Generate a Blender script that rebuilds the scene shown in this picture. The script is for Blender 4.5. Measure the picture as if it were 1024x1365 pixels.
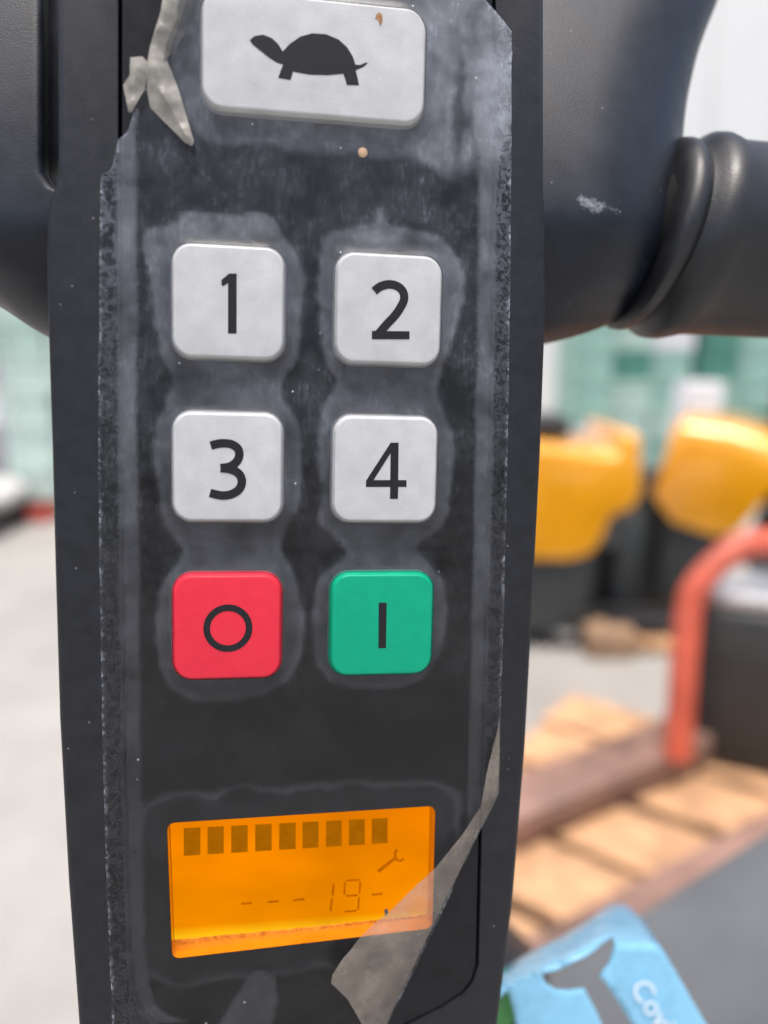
import bpy, bmesh, math, random
import numpy as np
from mathutils import Vector, Matrix, noise
from mathutils.geometry import delaunay_2d_cdt

for o in list(bpy.data.objects):
    bpy.data.objects.remove(o)
scene = bpy.context.scene
COL = scene.collection
random.seed(7)

# ------------------------------------------------------------------ camera
EYE = Vector((0, 0, 1.15))
PITCH = math.radians(13.0)
FPX, CXP, CYP = 1098.0, 512.0, 682.5          # focal length and centre, in photo pixels
DIST = 0.11516                                # eye to key plane along the axis
FWD = Vector((0, math.cos(PITCH), -math.sin(PITCH)))
UP = Vector((0, math.sin(PITCH), math.cos(PITCH)))
RIGHT = Vector((1, 0, 0))
cam = bpy.data.cameras.new('camera')
cam.sensor_fit = 'HORIZONTAL'
cam.sensor_width = 36.0
cam.lens = 36.0 * FPX / 1024.0
cam.clip_start = 0.005
cam.clip_end = 500
cam.dof.use_dof = True
cam.dof.focus_distance = 0.1155
cam.dof.aperture_fstop = cam.lens / 3.2
cam_o = bpy.data.objects.new('camera', cam)
cam_o.matrix_world = Matrix(((1, 0, 0, 0), (0, UP.y, -FWD.y, 0), (0, UP.z, -FWD.z, EYE.z), (0, 0, 0, 1)))
COL.objects.link(cam_o)
scene.camera = cam_o

# ------------------------------------------------------------------ sky and sun (bright overcast, veiled sun high overhead behind the viewer)
SUN_EL, SUN_AZ = math.radians(79), math.radians(180)     # azimuth from +Y towards +X
world = bpy.data.worlds.new('World')
scene.world = world
world.use_nodes = True
wn = world.node_tree
wn.nodes.clear()
wo = wn.nodes.new('ShaderNodeOutputWorld')
wb = wn.nodes.new('ShaderNodeBackground')
ws = wn.nodes.new('ShaderNodeTexSky')
ws.sky_type = 'NISHITA'
ws.sun_disc = False
ws.sun_elevation = SUN_EL
ws.sun_rotation = SUN_AZ
ws.air_density = 1.0
ws.dust_density = 6.0
ws.ozone_density = 1.0
wh = wn.nodes.new('ShaderNodeHueSaturation')
wh.inputs['Saturation'].default_value = 0.85
wn.links.new(ws.outputs[0], wh.inputs['Color'])
wn.links.new(wh.outputs[0], wb.inputs[0])
wb.inputs[1].default_value = 0.15
wn.links.new(wb.outputs[0], wo.inputs[0])
sl = bpy.data.lights.new('sun', 'SUN')
sl.energy = 1.5
sl.angle = math.radians(25)
sl.color = (1.0, 0.965, 0.92)
so = bpy.data.objects.new('sun', sl)
sdir = Vector((math.sin(SUN_AZ) * math.cos(SUN_EL), math.cos(SUN_AZ) * math.cos(SUN_EL), math.sin(SUN_EL)))
so.rotation_euler = (-sdir).to_track_quat('-Z', 'Y').to_euler()
so.location = sdir * 20
COL.objects.link(so)

vs = scene.view_settings
vs.view_transform = 'Standard'
vs.look = 'None'
vs.exposure = 0.75
vs.gamma = 1.0
vs.use_curve_mapping = False
scene.cycles.use_denoising = True
scene.cycles.transparent_max_bounces = 16

# ------------------------------------------------------------------ photo measuring helpers
PU = Vector((0.98752, -0.00556, 0.15740))     # panel right, up and inward in (right, up, forward)
PV = Vector((0.02171, 0.99464, -0.10112))
PN = Vector((-0.15599, 0.10328, 0.98234))
def cam2world(c):
    return RIGHT * c[0] + UP * c[1] + FWD * c[2]
HEAD_ORG = EYE + FWD * DIST
def px(x, y, w=0.0):
    """photo pixel -> (u, v) in mm on the panel plane lifted w mm towards the viewer"""
    d = Vector(((x - CXP) / FPX, -(y - CYP) / FPX, 1))
    P0 = Vector((0, 0, DIST * 1000))
    Q = P0 - PN * w
    p = d * (PN.dot(Q) / PN.dot(d)) - P0
    return (PU.dot(p), PV.dot(p))
def pxl(pts, w=0.0):
    return [px(x, y, w) for x, y in pts]
def on_plane(x, y, z):
    """photo pixel -> world point on the level plane at height z"""
    d = cam2world(Vector(((x - CXP) / FPX, -(y - CYP) / FPX, 1)))
    return EYE + d * ((z - EYE.z) / d.z)
def at(x, y, depth):
    return EYE + cam2world(Vector(((x - CXP) / FPX, -(y - CYP) / FPX, 1))) * depth

# ------------------------------------------------------------------ object helpers
def tag(o, label=None, cat=None, group=None, kind=None):
    if label: o['label'] = label
    if cat: o['category'] = cat
    if group: o['group'] = group
    if kind: o['kind'] = kind
    return o
def empty(name, loc=(0, 0, 0), rz=0.0):
    o = bpy.data.objects.new(name, None)
    o.empty_display_size = 0.02
    COL.objects.link(o)
    o.location = loc
    o.rotation_euler = (0, 0, rz)
    return o
def mesh_obj(name, verts, faces, mat=None, parent=None, smooth=True, scale=1.0, recalc=True):
    me = bpy.data.meshes.new(name)
    me.from_pydata([(v[0] * scale, v[1] * scale, v[2] * scale) for v in verts], [], faces)
    if recalc:
        bm = bmesh.new(); bm.from_mesh(me)
        bmesh.ops.recalc_face_normals(bm, faces=bm.faces)
        bm.to_mesh(me); bm.free()
    me.update()
    if smooth:
        me.polygons.foreach_set('use_smooth', [True] * len(me.polygons))
        me.set_sharp_from_angle(angle=math.radians(38))
    if mat: me.materials.append(mat)
    o = bpy.data.objects.new(name, me)
    COL.objects.link(o)
    if parent is not None: o.parent = parent
    return o
def bm_obj(name, bm, mat=None, parent=None, angle=38):
    me = bpy.data.meshes.new(name)
    bmesh.ops.recalc_face_normals(bm, faces=bm.faces)
    bm.to_mesh(me); bm.free()
    me.polygons.foreach_set('use_smooth', [True] * len(me.polygons))
    me.set_sharp_from_angle(angle=math.radians(angle))
    if mat: me.materials.append(mat)
    o = bpy.data.objects.new(name, me)
    COL.objects.link(o)
    if parent is not None: o.parent = parent
    return o
def copy_tree(o, parent=None):
    c = o.copy(); COL.objects.link(c); c.parent = parent
    for ch in o.children: copy_tree(ch, c)
    return c
def loft(rings, cap0=True, cap1=True):
    n = len(rings[0]); V = []; F = []
    for r in rings: V += r
    for i in range(len(rings) - 1):
        for j in range(n):
            a, b = i * n + j, i * n + (j + 1) % n
            F.append((a, b, b + n, a + n))
    if cap0: F.append(tuple(range(n - 1, -1, -1)))
    if cap1: F.append(tuple(range((len(rings) - 1) * n, len(rings) * n)))
    return V, F
def rrect(cx, cy, w, h, r, n=7):
    out = []
    for sx, sy, a0 in ((1, 1, 0), (-1, 1, 90), (-1, -1, 180), (1, -1, 270)):
        for k in range(n + 1):
            a = math.radians(a0 + 90 * k / n)
            out.append((cx + sx * (w / 2 - r) + r * math.cos(a), cy + sy * (h / 2 - r) + r * math.sin(a)))
    return out
def inset(poly, d):
    """move a closed counter-clockwise outline inwards by d"""
    n = len(poly); out = []
    for i in range(n):
        p0, p1, p2 = Vector(poly[i - 1]), Vector(poly[i]), Vector(poly[(i + 1) % n])
        e1, e2 = (p1 - p0).normalized(), (p2 - p1).normalized()
        n1, n2 = Vector((-e1.y, e1.x)), Vector((-e2.y, e2.x))
        m = n1 + n2
        m = m / max(0.3, m.dot(n1)) if m.length > 1e-6 else n1
        out.append((p1.x + m.x * d, p1.y + m.y * d))
    return out
def area(poly):
    return 0.5 * sum(poly[i - 1][0] * poly[i][1] - poly[i][0] * poly[i - 1][1] for i in range(len(poly)))
def ccw(poly):
    return poly if area(poly) > 0 else poly[::-1]
def smooth_poly(pts, closed=True, sub=4):
    """Catmull-Rom through the points"""
    n = len(pts); out = []
    rng = range(n) if closed else range(n - 1)
    for i in rng:
        if closed: p = [pts[(i + k) % n] for k in (-1, 0, 1, 2)]
        else: p = [pts[max(0, min(n - 1, i + k))] for k in (-1, 0, 1, 2)]
        for s in range(sub):
            t = s / sub
            out.append(tuple(0.5 * (2 * p[1][c] + (p[2][c] - p[0][c]) * t + (2 * p[0][c] - 5 * p[1][c] + 4 * p[2][c] - p[3][c]) * t * t
                                    + (3 * p[1][c] - p[0][c] - 3 * p[2][c] + p[3][c]) * t ** 3) for c in range(len(pts[0]))))
    if not closed: out.append(tuple(pts[-1]))
    return out
def densify(poly, step):
    out = []
    for i in range(len(poly)):
        a, b = Vector(poly[i]), Vector(poly[(i + 1) % len(poly)])
        k = max(1, int((b - a).length / step))
        for s in range(k): out.append(tuple(a.lerp(b, s / k)))
    return out
def inside(P, poly):
    P = np.asarray(P); x, y = P[:, 0], P[:, 1]
    q = np.asarray(poly); r = np.zeros(len(P), bool)
    j = len(q) - 1
    for i in range(len(q)):
        xi, yi, xj, yj = q[i, 0], q[i, 1], q[j, 0], q[j, 1]
        c = ((yi > y) != (yj > y))
        with np.errstate(divide='ignore', invalid='ignore'):
            c &= x < (xj - xi) * (y - yi) / (yj - yi + 1e-12) + xi
        r ^= c; j = i
    return r
def seg_dist(P, poly, closed=True):
    P = np.asarray(P, float); best = np.full(len(P), 1e9)
    m = len(poly) if closed else len(poly) - 1
    for i in range(m):
        a = np.array(poly[i], float); b = np.array(poly[(i + 1) % len(poly)], float); d = b - a
        t = np.clip(((P - a) @ d) / max(1e-12, d @ d), 0, 1)
        best = np.minimum(best, np.linalg.norm(P - a - t[:, None] * d, axis=1))
    return best
def fill(outer, holes=(), step=None):
    """triangulate an outline with holes; with step, also with inner points. -> 2D verts, faces"""
    V = []; E = []
    for loop in [outer] + list(holes):
        b = len(V); V += [Vector(p) for p in loop]
        E += [(b + i, b + (i + 1) % len(loop)) for i in range(len(loop))]
    if step:
        xs = [p[0] for p in outer]; ys = [p[1] for p in outer]
        g = []
        ny = int((max(ys) - min(ys)) / (step * 0.866)) + 1
        for j in range(ny):
            y = min(ys) + j * step * 0.866
            x = min(xs) + (j % 2) * step / 2
            while x < max(xs):
                g.append((x + random.uniform(-.12, .12) * step, y + random.uniform(-.12, .12) * step)); x += step
        g = np.array(g)
        ok = inside(g, outer) & (seg_dist(g, outer) > step * 0.45)
        for h in holes: ok &= ~inside(g, h) & (seg_dist(g, h) > step * 0.45)
        V += [Vector(p) for p in g[ok]]
    r = delaunay_2d_cdt(V, E, [], 0, 1e-7)
    V2 = [(v.x, v.y) for v in r[0]]
    F = [tuple(f) for f in r[2]]
    if not F: return V2, F
    A = np.array(V2)
    c = np.array([A[list(f)].mean(axis=0) for f in F])
    ok = inside(c, outer)
    for h in holes: ok &= ~inside(c, h)
    return V2, [f for f, k in zip(F, ok) if k]
def plate(name, outer, w0, w1, mat, parent, holes=(), scale=0.001):
    """flat plate with holes, from w0 (back) to w1 (front)"""
    outer = ccw(outer); holes = [ccw(h) for h in holes]
    V2, F2 = fill(outer, holes)
    V = [(x, y, w1) for x, y in V2]; F = [tuple(f) for f in F2]
    for loop in [outer] + holes:
        b = len(V); n = len(loop)
        V += [(x, y, w1) for x, y in loop] + [(x, y, w0) for x, y in loop]
        F += [(b + i, b + (i + 1) % n, b + n + (i + 1) % n, b + n + i) for i in range(n)]
    b = len(V)
    V += [(x, y, w0) for x, y in V2]; F += [tuple(b + i for i in f[::-1]) for f in F2]
    o = mesh_obj(name, V, F, mat, parent, smooth=False, scale=scale, recalc=False)
    bm = bmesh.new(); bm.from_mesh(o.data)
    bmesh.ops.remove_doubles(bm, verts=bm.verts, dist=1e-6 * scale / 0.001)
    bmesh.ops.recalc_face_normals(bm, faces=bm.faces)
    bm.to_mesh(o.data); bm.free()
    return o
def ribbon(pts, width):
    """outline of a stroke along an open centre line"""
    L = []; R = []
    n = len(pts)
    for i in range(n):
        a, b = Vector(pts[max(0, i - 1)]), Vector(pts[min(n - 1, i + 1)])
        d = (b - a).normalized(); m = Vector((-d.y, d.x)) * width / 2
        L.append((pts[i][0] + m.x, pts[i][1] + m.y)); R.append((pts[i][0] - m.x, pts[i][1] - m.y))
    return L + R[::-1]
def box_bm(bm, c, s, rz=0.0, bevel=0.0, seg=2):
    r = bmesh.ops.create_cube(bm, size=1.0)
    M = Matrix.Translation(c) @ Matrix.Rotation(rz, 4, 'Z') @ Matrix.Diagonal((s[0], s[1], s[2], 1))
    bmesh.ops.transform(bm, matrix=M, verts=r['verts'])
    if bevel:
        es = list({e for v in r['verts'] for e in v.link_edges})
        bmesh.ops.bevel(bm, geom=es, offset=bevel, segments=seg, profile=0.5, affect='EDGES')
def box(name, c, s, mat, parent=None, rz=0.0, bevel=0.0, seg=2):
    bm = bmesh.new(); box_bm(bm, c, s, rz, bevel, seg)
    return bm_obj(name, bm, mat, parent)
def tube(name, pts, rad, mat, parent=None, n=14, rads=None):
    rings = []
    P = [Vector(p) for p in pts]
    ref = None
    for i, p in enumerate(P):
        d = (P[min(len(P) - 1, i + 1)] - P[max(0, i - 1)]).normalized()
        if ref is None:
            ref = Vector((0, 0, 1)) if abs(d.z) < 0.9 else Vector((1, 0, 0))
        s = d.cross(ref).normalized(); t = s.cross(d).normalized(); ref = t
        r = rads[i] if rads else rad
        rings.append([tuple(p + s * r * math.cos(2 * math.pi * k / n) + t * r * math.sin(2 * math.pi * k / n)) for k in range(n)])
    V, F = loft(rings)
    return mesh_obj(name, V, F, mat, parent)
def prism(name, prof, y0, y1, mat, parent=None, bevel=0.0, seg=3, big=0.0):
    """profile in (x, z) extruded along y"""
    bm = bmesh.new()
    a = [bm.verts.new((x, y0, z)) for x, z in prof]
    b = [bm.verts.new((x, y1, z)) for x, z in prof]
    n = len(prof)
    bm.faces.new(a); bm.faces.new(b[::-1])
    for i in range(n): bm.faces.new((a[i], b[i], b[(i + 1) % n], a[(i + 1) % n]))
    bmesh.ops.recalc_face_normals(bm, faces=bm.faces)
    if big:
        zt = max(z for x, z in prof)
        es = [e for e in bm.edges if all(abs(v.co.y - y0) < 1e-6 and v.co.z > zt - 0.13 for v in e.verts)]
        bmesh.ops.bevel(bm, geom=es, offset=big, segments=5, profile=0.5, affect='EDGES', clamp_overlap=True)
    if bevel:
        es = [e for e in bm.edges if len(e.link_faces) == 2 and e.calc_face_angle(0) > math.radians(25)]
        bmesh.ops.bevel(bm, geom=es, offset=bevel, segments=seg, profile=0.5, affect='EDGES', clamp_overlap=True)
    return bm_obj(name, bm, mat, parent)

# ------------------------------------------------------------------ materials
def mat_new(name):
    m = bpy.data.materials.new(name); m.use_nodes = True
    nt = m.node_tree; nt.nodes.clear()
    out = nt.nodes.new('ShaderNodeOutputMaterial')
    return m, nt, out
def N(nt, t, **kw):
    n = nt.nodes.new('ShaderNode' + t)
    for k, v in kw.items():
        if k in n.inputs: n.inputs[k].default_value = v
        else: setattr(n, k, v)
    return n
def ramp(nt, src, stops):
    r = nt.nodes.new('ShaderNodeValToRGB')
    e = r.color_ramp.elements
    while len(e) < len(stops): e.new(0.5)
    for el, (p, c) in zip(e, stops):
        el.position = p
        el.color = c if len(c) == 4 else (*c, 1)
    nt.links.new(src, r.inputs[0])
    return r.outputs[0]
def math_n(nt, op, a, b=None, clamp=False):
    n = nt.nodes.new('ShaderNodeMath'); n.operation = op; n.use_clamp = clamp
    for i, v in enumerate((a, b)):
        if v is None: continue
        if isinstance(v, (int, float)): n.inputs[i].default_value = v
        else: nt.links.new(v, n.inputs[i])
    return n.outputs[0]
def plain(name, col, rough=0.5, var=0.15, scale=400.0, bump=0.0, bscale=None, metal=0.0, spec=0.5, specks=0.0, speck_scale=900.0, speck_col=(0.6, 0.6, 0.6), coat=0.0, rvar=0.1):
    m, nt, out = mat_new(name)
    tc = N(nt, 'TexCoord')
    n1 = N(nt, 'TexNoise', Scale=scale, Detail=5.0, Roughness=0.6)
    nt.links.new(tc.outputs['Object'], n1.inputs['Vector'])
    c0 = tuple(max(0, x * (1 - var)) for x in col); c1 = tuple(min(1, x * (1 + var)) for x in col)
    colr = ramp(nt, n1.outputs[0], [(0.3, c0), (0.7, c1)])
    p = N(nt, 'BsdfPrincipled', Metallic=metal)
    p.inputs['Specular IOR Level'].default_value = spec
    p.inputs['Coat Weight'].default_value = coat
    if specks:
        vo = N(nt, 'TexVoronoi', Scale=speck_scale)
        nt.links.new(tc.outputs['Object'], vo.inputs['Vector'])
        sz = ramp(nt, vo.outputs['Distance'], [(0.0, (1, 1, 1)), (0.13, (0, 0, 0))])
        rnd = N(nt, 'SeparateColor'); nt.links.new(vo.outputs['Color'], rnd.inputs[0])
        th = math_n(nt, 'GREATER_THAN', rnd.outputs[0], 1.0 - specks)
        f = math_n(nt, 'MULTIPLY', sz, th)
        mx = N(nt, 'Mix'); mx.data_type = 'RGBA'
        nt.links.new(f, mx.inputs[0]); nt.links.new(colr, mx.inputs[6]); mx.inputs[7].default_value = (*speck_col, 1)
        colr = mx.outputs[2]
    nt.links.new(colr, p.inputs['Base Color'])
    rr = ramp(nt, n1.outputs[0], [(0.25, (max(0.02, rough - rvar),) * 3), (0.75, (min(1, rough + rvar),) * 3)])
    nt.links.new(rr, p.inputs['Roughness'])
    if bump:
        n2 = N(nt, 'TexNoise', Scale=bscale or scale * 3, Detail=3.0)
        nt.links.new(tc.outputs['Object'], n2.inputs['Vector'])
        b = N(nt, 'Bump', Strength=bump, Distance=0.0002)
        nt.links.new(n2.outputs[0], b.inputs['Height'])
        nt.links.new(b.outputs[0], p.inputs['Normal'])
    nt.links.new(p.outputs[0], out.inputs[0])
    return m
def scuff(mat, p, q, wid, col, seed):
    """a pale rub mark between two points (object metres) on top of a plain material"""
    nt = mat.node_tree
    pr = next(n for n in nt.nodes if n.type == 'BSDF_PRINCIPLED')
    old = pr.inputs['Base Color'].links[0].from_socket
    tc = N(nt, 'TexCoord')
    p, q = Vector(p), Vector(q); d = q - p
    sub = N(nt, 'VectorMath', operation='SUBTRACT'); nt.links.new(tc.outputs['Object'], sub.inputs[0]); sub.inputs[1].default_value = p
    dot = N(nt, 'VectorMath', operation='DOT_PRODUCT'); nt.links.new(sub.outputs[0], dot.inputs[0]); dot.inputs[1].default_value = d / d.length_squared
    t = math_n(nt, 'ADD', dot.outputs['Value'], 0.0, True)
    sc = N(nt, 'VectorMath', operation='SCALE'); sc.inputs[0].default_value = d; nt.links.new(t, sc.inputs['Scale'])
    s2 = N(nt, 'VectorMath', operation='SUBTRACT'); nt.links.new(sub.outputs[0], s2.inputs[0]); nt.links.new(sc.outputs[0], s2.inputs[1])
    le = N(nt, 'VectorMath', operation='LENGTH'); nt.links.new(s2.outputs[0], le.inputs[0])
    nz_ = N(nt, 'TexNoise', Scale=900.0, Detail=5.0, Roughness=0.7); nt.links.new(tc.outputs['Object'], nz_.inputs['Vector'])
    dn = math_n(nt, 'DIVIDE', le.outputs['Value'], wid)
    f = math_n(nt, 'SUBTRACT', 1.0, dn)
    f = math_n(nt, 'ADD', f, math_n(nt, 'MULTIPLY', math_n(nt, 'SUBTRACT', nz_.outputs[0], 0.55), 3.0))
    f = math_n(nt, 'MULTIPLY', f, 0.8, True)
    cut = math_n(nt, 'LESS_THAN', dn, 1.6)
    f = math_n(nt, 'MULTIPLY', f, cut)
    mx = N(nt, 'Mix'); mx.data_type = 'RGBA'
    nt.links.new(f, mx.inputs[0]); nt.links.new(old, mx.inputs[6]); mx.inputs[7].default_value = (*col, 1)
    nt.links.new(mx.outputs[2], pr.inputs['Base Color'])
def emit(name, col, strength, var=0.0, scale=200):
    m, nt, out = mat_new(name)
    e = N(nt, 'Emission', Strength=strength)
    tc = N(nt, 'TexCoord'); n1 = N(nt, 'TexNoise', Scale=scale, Detail=2.0)
    nt.links.new(tc.outputs['Object'], n1.inputs['Vector'])
    c = ramp(nt, n1.outputs[0], [(0.3, tuple(x * (1 - var) for x in col)), (0.7, tuple(min(1, x * (1 + var)) for x in col))])
    nt.links.new(c, e.inputs[0]); nt.links.new(e.outputs[0], out.inputs[0])
    return m

M = {}
M['housing'] = plain('black_textured_plastic', (0.010, 0.0115, 0.0155), 0.5, 0.3, 500, 0.22, 5200, spec=0.36, specks=0.10, speck_scale=700, speck_col=(0.22, 0.22, 0.22))
M['arm'] = plain('black_moulded_plastic', (0.008, 0.0115, 0.019), 0.40, 0.4, 160, 0.14, 3600, spec=0.36, specks=0.03, speck_scale=300, speck_col=(0.18, 0.18, 0.18))
M['rubber'] = plain('black_grip_rubber', (0.011, 0.012, 0.015), 0.40, 0.2, 200, 0.2, 2500, spec=0.5)
M['insert'] = plain('black_keypad_foil', (0.010, 0.010, 0.012), 0.36, 0.25, 300, 0.15, 900, spec=0.22)
M['silver_key'] = plain('silver_grey_key_plastic', (0.46, 0.467, 0.476), 0.36, 0.09, 260, 0.12, 3000, specks=0.4, speck_scale=1700, speck_col=(0.78, 0.78, 0.80))
M['red_key'] = plain('red_key_plastic', (0.64, 0.026, 0.05), 0.42, 0.05, 500, 0.12, 2600, spec=0.25)
M['green_key'] = plain('green_key_plastic', (0.0, 0.31, 0.175), 0.42, 0.05, 500, 0.12, 2600, spec=0.25)
M['print'] = plain('black_print', (0.012, 0.012, 0.015), 0.55, 0.25, 1500, spec=0.25)
M['amber_wall'] = plain('amber_light_guide', (0.55, 0.17, 0.006), 0.10, 0.15, 300, spec=0.9, rvar=0.04)
M['lcd_dark'] = emit('lcd_segment_dark', (0.37, 0.115, 0.001), 0.62, 0.08, 900)
M['lcd_thin'] = emit('lcd_segment_thin', (0.50, 0.115, 0.001), 0.6, 0.2, 900)

# ------------------------------------------------------------------ setting
def ground_mat():
    m, nt, out = mat_new('worn_concrete')
    tc = N(nt, 'TexCoord')
    n1 = N(nt, 'TexNoise', Scale=1.6, Detail=8.0, Roughness=0.65)
    n2 = N(nt, 'TexNoise', Scale=60.0, Detail=4.0)
    for n in (n1, n2): nt.links.new(tc.outputs['Object'], n.inputs['Vector'])
    c = ramp(nt, n1.outputs[0], [(0.25, (0.26, 0.25, 0.23)), (0.5, (0.36, 0.345, 0.32)), (0.75, (0.44, 0.42, 0.39))])
    mx = N(nt, 'Mix'); mx.data_type = 'RGBA'; mx.blend_type = 'MULTIPLY'; mx.inputs[0].default_value = 0.35
    nt.links.new(c, mx.inputs[6]); nt.links.new(n2.outputs[0], mx.inputs[7])
    p = N(nt, 'BsdfPrincipled', Roughness=0.85)
    nt.links.new(mx.outputs[2], p.inputs['Base Color'])
    b = N(nt, 'Bump', Strength=0.4, Distance=0.004)
    nt.links.new(n2.outputs[0], b.inputs['Height']); nt.links.new(b.outputs[0], p.inputs['Normal'])
    nt.links.new(p.outputs[0], out.inputs[0])
    return m
g = mesh_obj('ground', [(-120, -120, 0), (120, -120, 0), (120, 120, 0), (-120, 120, 0)], [(0, 1, 2, 3)], ground_mat(), smooth=False)
tag(g, kind='structure')

M['white_wall'] = plain('white_wall_panel', (0.80, 0.80, 0.79), 0.6, 0.03, 2.0)
M['dark'] = plain('charcoal_plastic', (0.046, 0.052, 0.053), 0.5, 0.3, 6.0)
M['blackbox'] = plain('black_battery_case', (0.034, 0.037, 0.038), 0.45, 0.25, 6.0)
M['black'] = plain('black_steel', (0.02, 0.02, 0.022), 0.45, 0.3, 9.0)
M['tyre'] = plain('tyre_rubber', (0.025, 0.025, 0.025), 0.8, 0.2, 20)
M['gap_shade'] = plain('black_gap_shade', (0.006, 0.006, 0.007), 0.8, 0.2, 400, spec=0.15)
M['yellow'] = plain('amber_yellow_paint', (0.84, 0.36, 0.008), 0.22, 0.08, 5.0, coat=1.0)
M['redpaint'] = plain('worn_red_paint', (0.50, 0.088, 0.046), 0.42, 0.3, 8.0, specks=0.3, speck_scale=14, speck_col=(0.5, 0.32, 0.28))
M['fork'] = plain('worn_red_fork_paint', (0.235, 0.14, 0.11), 0.55, 0.5, 5.0, specks=0.35, speck_scale=9, speck_col=(0.34, 0.29, 0.27))
M['wood'] = plain('fresh_pine', (0.48, 0.275, 0.145), 0.75, 0.5, 11.0)
M['oldwood'] = plain('weathered_timber', (0.32, 0.20, 0.12), 0.8, 0.3, 8.0)
M['steel'] = plain('bright_steel', (0.62, 0.63, 0.65), 0.3, 0.15, 12.0, metal=0.8)
M['hood'] = plain('grey_hood_plastic', (0.10, 0.105, 0.11), 0.42, 0.2, 12.0, specks=0.1, speck_scale=60, speck_col=(0.2, 0.2, 0.2))
M['grnA'] = plain('pale_green_crate', (0.42, 0.57, 0.51), 0.5, 0.2, 8.0)
M['mint'] = plain('mint_crate', (0.55, 0.67, 0.62), 0.5, 0.12, 8.0)
M['grnB'] = plain('mid_green_crate', (0.30, 0.49, 0.42), 0.5, 0.2, 8.0)
M['grnC'] = plain('deep_green_crate', (0.08, 0.25, 0.19), 0.5, 0.2, 8.0)
M['whitebox'] = plain('white_carton', (0.72, 0.72, 0.73), 0.6, 0.08, 8.0)
M['lilac'] = plain('grey_carton', (0.40, 0.39, 0.41), 0.6, 0.15, 8.0)
M['sackcloth'] = plain('pale_sackcloth', (0.52, 0.51, 0.50), 0.8, 0.1, 20.0)
M['redbox'] = plain('faded_red_crate', (0.55, 0.10, 0.08), 0.5, 0.15, 8.0)

# white hall wall far behind
wallY = 8.2
wt = empty('hall_wall', (0.6, wallY, 0))
tag(wt, 'plain white hall wall rising behind the green crate stacks', 'wall')
for i in range(12):
    box('panel', (-6.6 + i * 1.2, 0.06, 2.9), (1.19, 0.10, 5.8), M['white_wall'], wt, bevel=0.01, seg=1)

# stacks of green crates
def crate_mesh(wd, dp, h):
    """open ribbed crate: floor, four walls with rim and ribs"""
    bm = bmesh.new(); t = 0.02
    box_bm(bm, (0, 0, t / 2), (wd - 2 * t, dp - 2 * t, t))
    for sx in (-1, 1): box_bm(bm, (sx * (wd - t) / 2, 0, h / 2), (t, dp - 2 * t, h))
    for sy in (-1, 1): box_bm(bm, (0, sy * (dp - t) / 2, h / 2), (wd, t, h))
    for sy in (-1, 1):
        box_bm(bm, (0, sy * (dp / 2 + 0.008), h - 0.018), (wd + 0.01, 0.014, 0.03))
        for k in (-0.34, 0, 0.34): box_bm(bm, (k * wd, sy * (dp / 2 + 0.006), h * 0.45), (0.02, 0.011, h * 0.8))
    me = bpy.data.meshes.new('crate'); bmesh.ops.recalc_face_normals(bm, faces=bm.faces); bm.to_mesh(me); bm.free()
    return me
CR = {}
for k in ('mint', 'grnA', 'grnB', 'grnC', 'whitebox', 'lilac'):
    CR[k] = crate_mesh(0.275, 0.58, 0.205); CR[k].materials.append(M[k])
def stack(x, y, rows, mats, label, cat='crates', rz=0.0, group=None):
    t = empty('crate_stack', (x, y, 0), rz)
    tag(t, label, cat, group)
    box('pallet_base', (0, 0, 0.06), (0.84, 0.60, 0.11), M['oldwood'], t, bevel=0.01, seg=1)
    z = 0.118
    for r in range(rows):
        for cx in (-0.281, 0.0, 0.281):
            o = bpy.data.objects.new('crate', CR[random.choice(mats)]); COL.objects.link(o); o.parent = t
            o.location = (cx + random.uniform(-.008, .008), random.uniform(-.02, .02), z)
        z += 0.210
    return t
sx0 = at(800, 600, 6.2).x
ground_y = 6.3
GA = ['grnA', 'grnB', 'grnB', 'whitebox', 'grnC', 'grnB']
stack(1.76, 6.2, 8, GA, 'stack of mint green crates behind the cut-out yellow truck cover')
stack(2.66, 6.25, 8, ['grnA', 'grnB', 'grnB', 'grnC'], 'stack of darker green crates between the two yellow truck covers')
stack(3.56, 6.2, 8, ['grnA', 'grnA', 'grnB', 'whitebox'], 'stack of green and white crates above the slanted yellow truck cover')
stack(4.46, 6.3, 8, ['grnC', 'grnB', 'grnC'], 'deep green crate stack at the right edge under the grip', rz=0.05)
stack(-1.80, 5.1, 8, ['mint', 'mint', 'grnA'], 'mint green crate stack at the left just beside the tiller edge')
stack(-2.71, 5.3, 8, ['whitebox', 'lilac', 'lilac', 'lilac'], 'stack of white and grey crates at the left edge')

# ---- white bale with dark skid, faded red crate, far left
wb_ = empty('white_sack', (-2.46, 4.55, 0))
tag(wb_, 'white filled sack on a dark skid at the left edge', 'sack')
bm = bmesh.new(); bmesh.ops.create_icosphere(bm, subdivisions=3, radius=1.0)
for v in bm.verts:
    c = v.co; s = 1 + 0.06 * noise.noise(c * 2.3)
    v.co = Vector((math.copysign(abs(c.x) ** 0.7, c.x) * 0.40 * s, math.copysign(abs(c.y) ** 0.7, c.y) * 0.30 * s, 0.195 + c.z * 0.11 * s))
bm_obj('sack_body', bm, M['sackcloth'], wb_)
box('skid', (0, 0, 0.045), (0.74, 0.5, 0.09), M['black'], wb_, bevel=0.01, seg=1)
rc = bpy.data.objects.new('red_crate', crate_mesh(0.13, 0.13, 0.08)); rc.data.materials.append(M['redbox']); COL.objects.link(rc)
p = on_plane(56, 694, 0.0); rc.location = (p.x, p.y, 0)
tag(rc, 'small faded red crate on the ground left of the tiller', 'crate')

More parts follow.
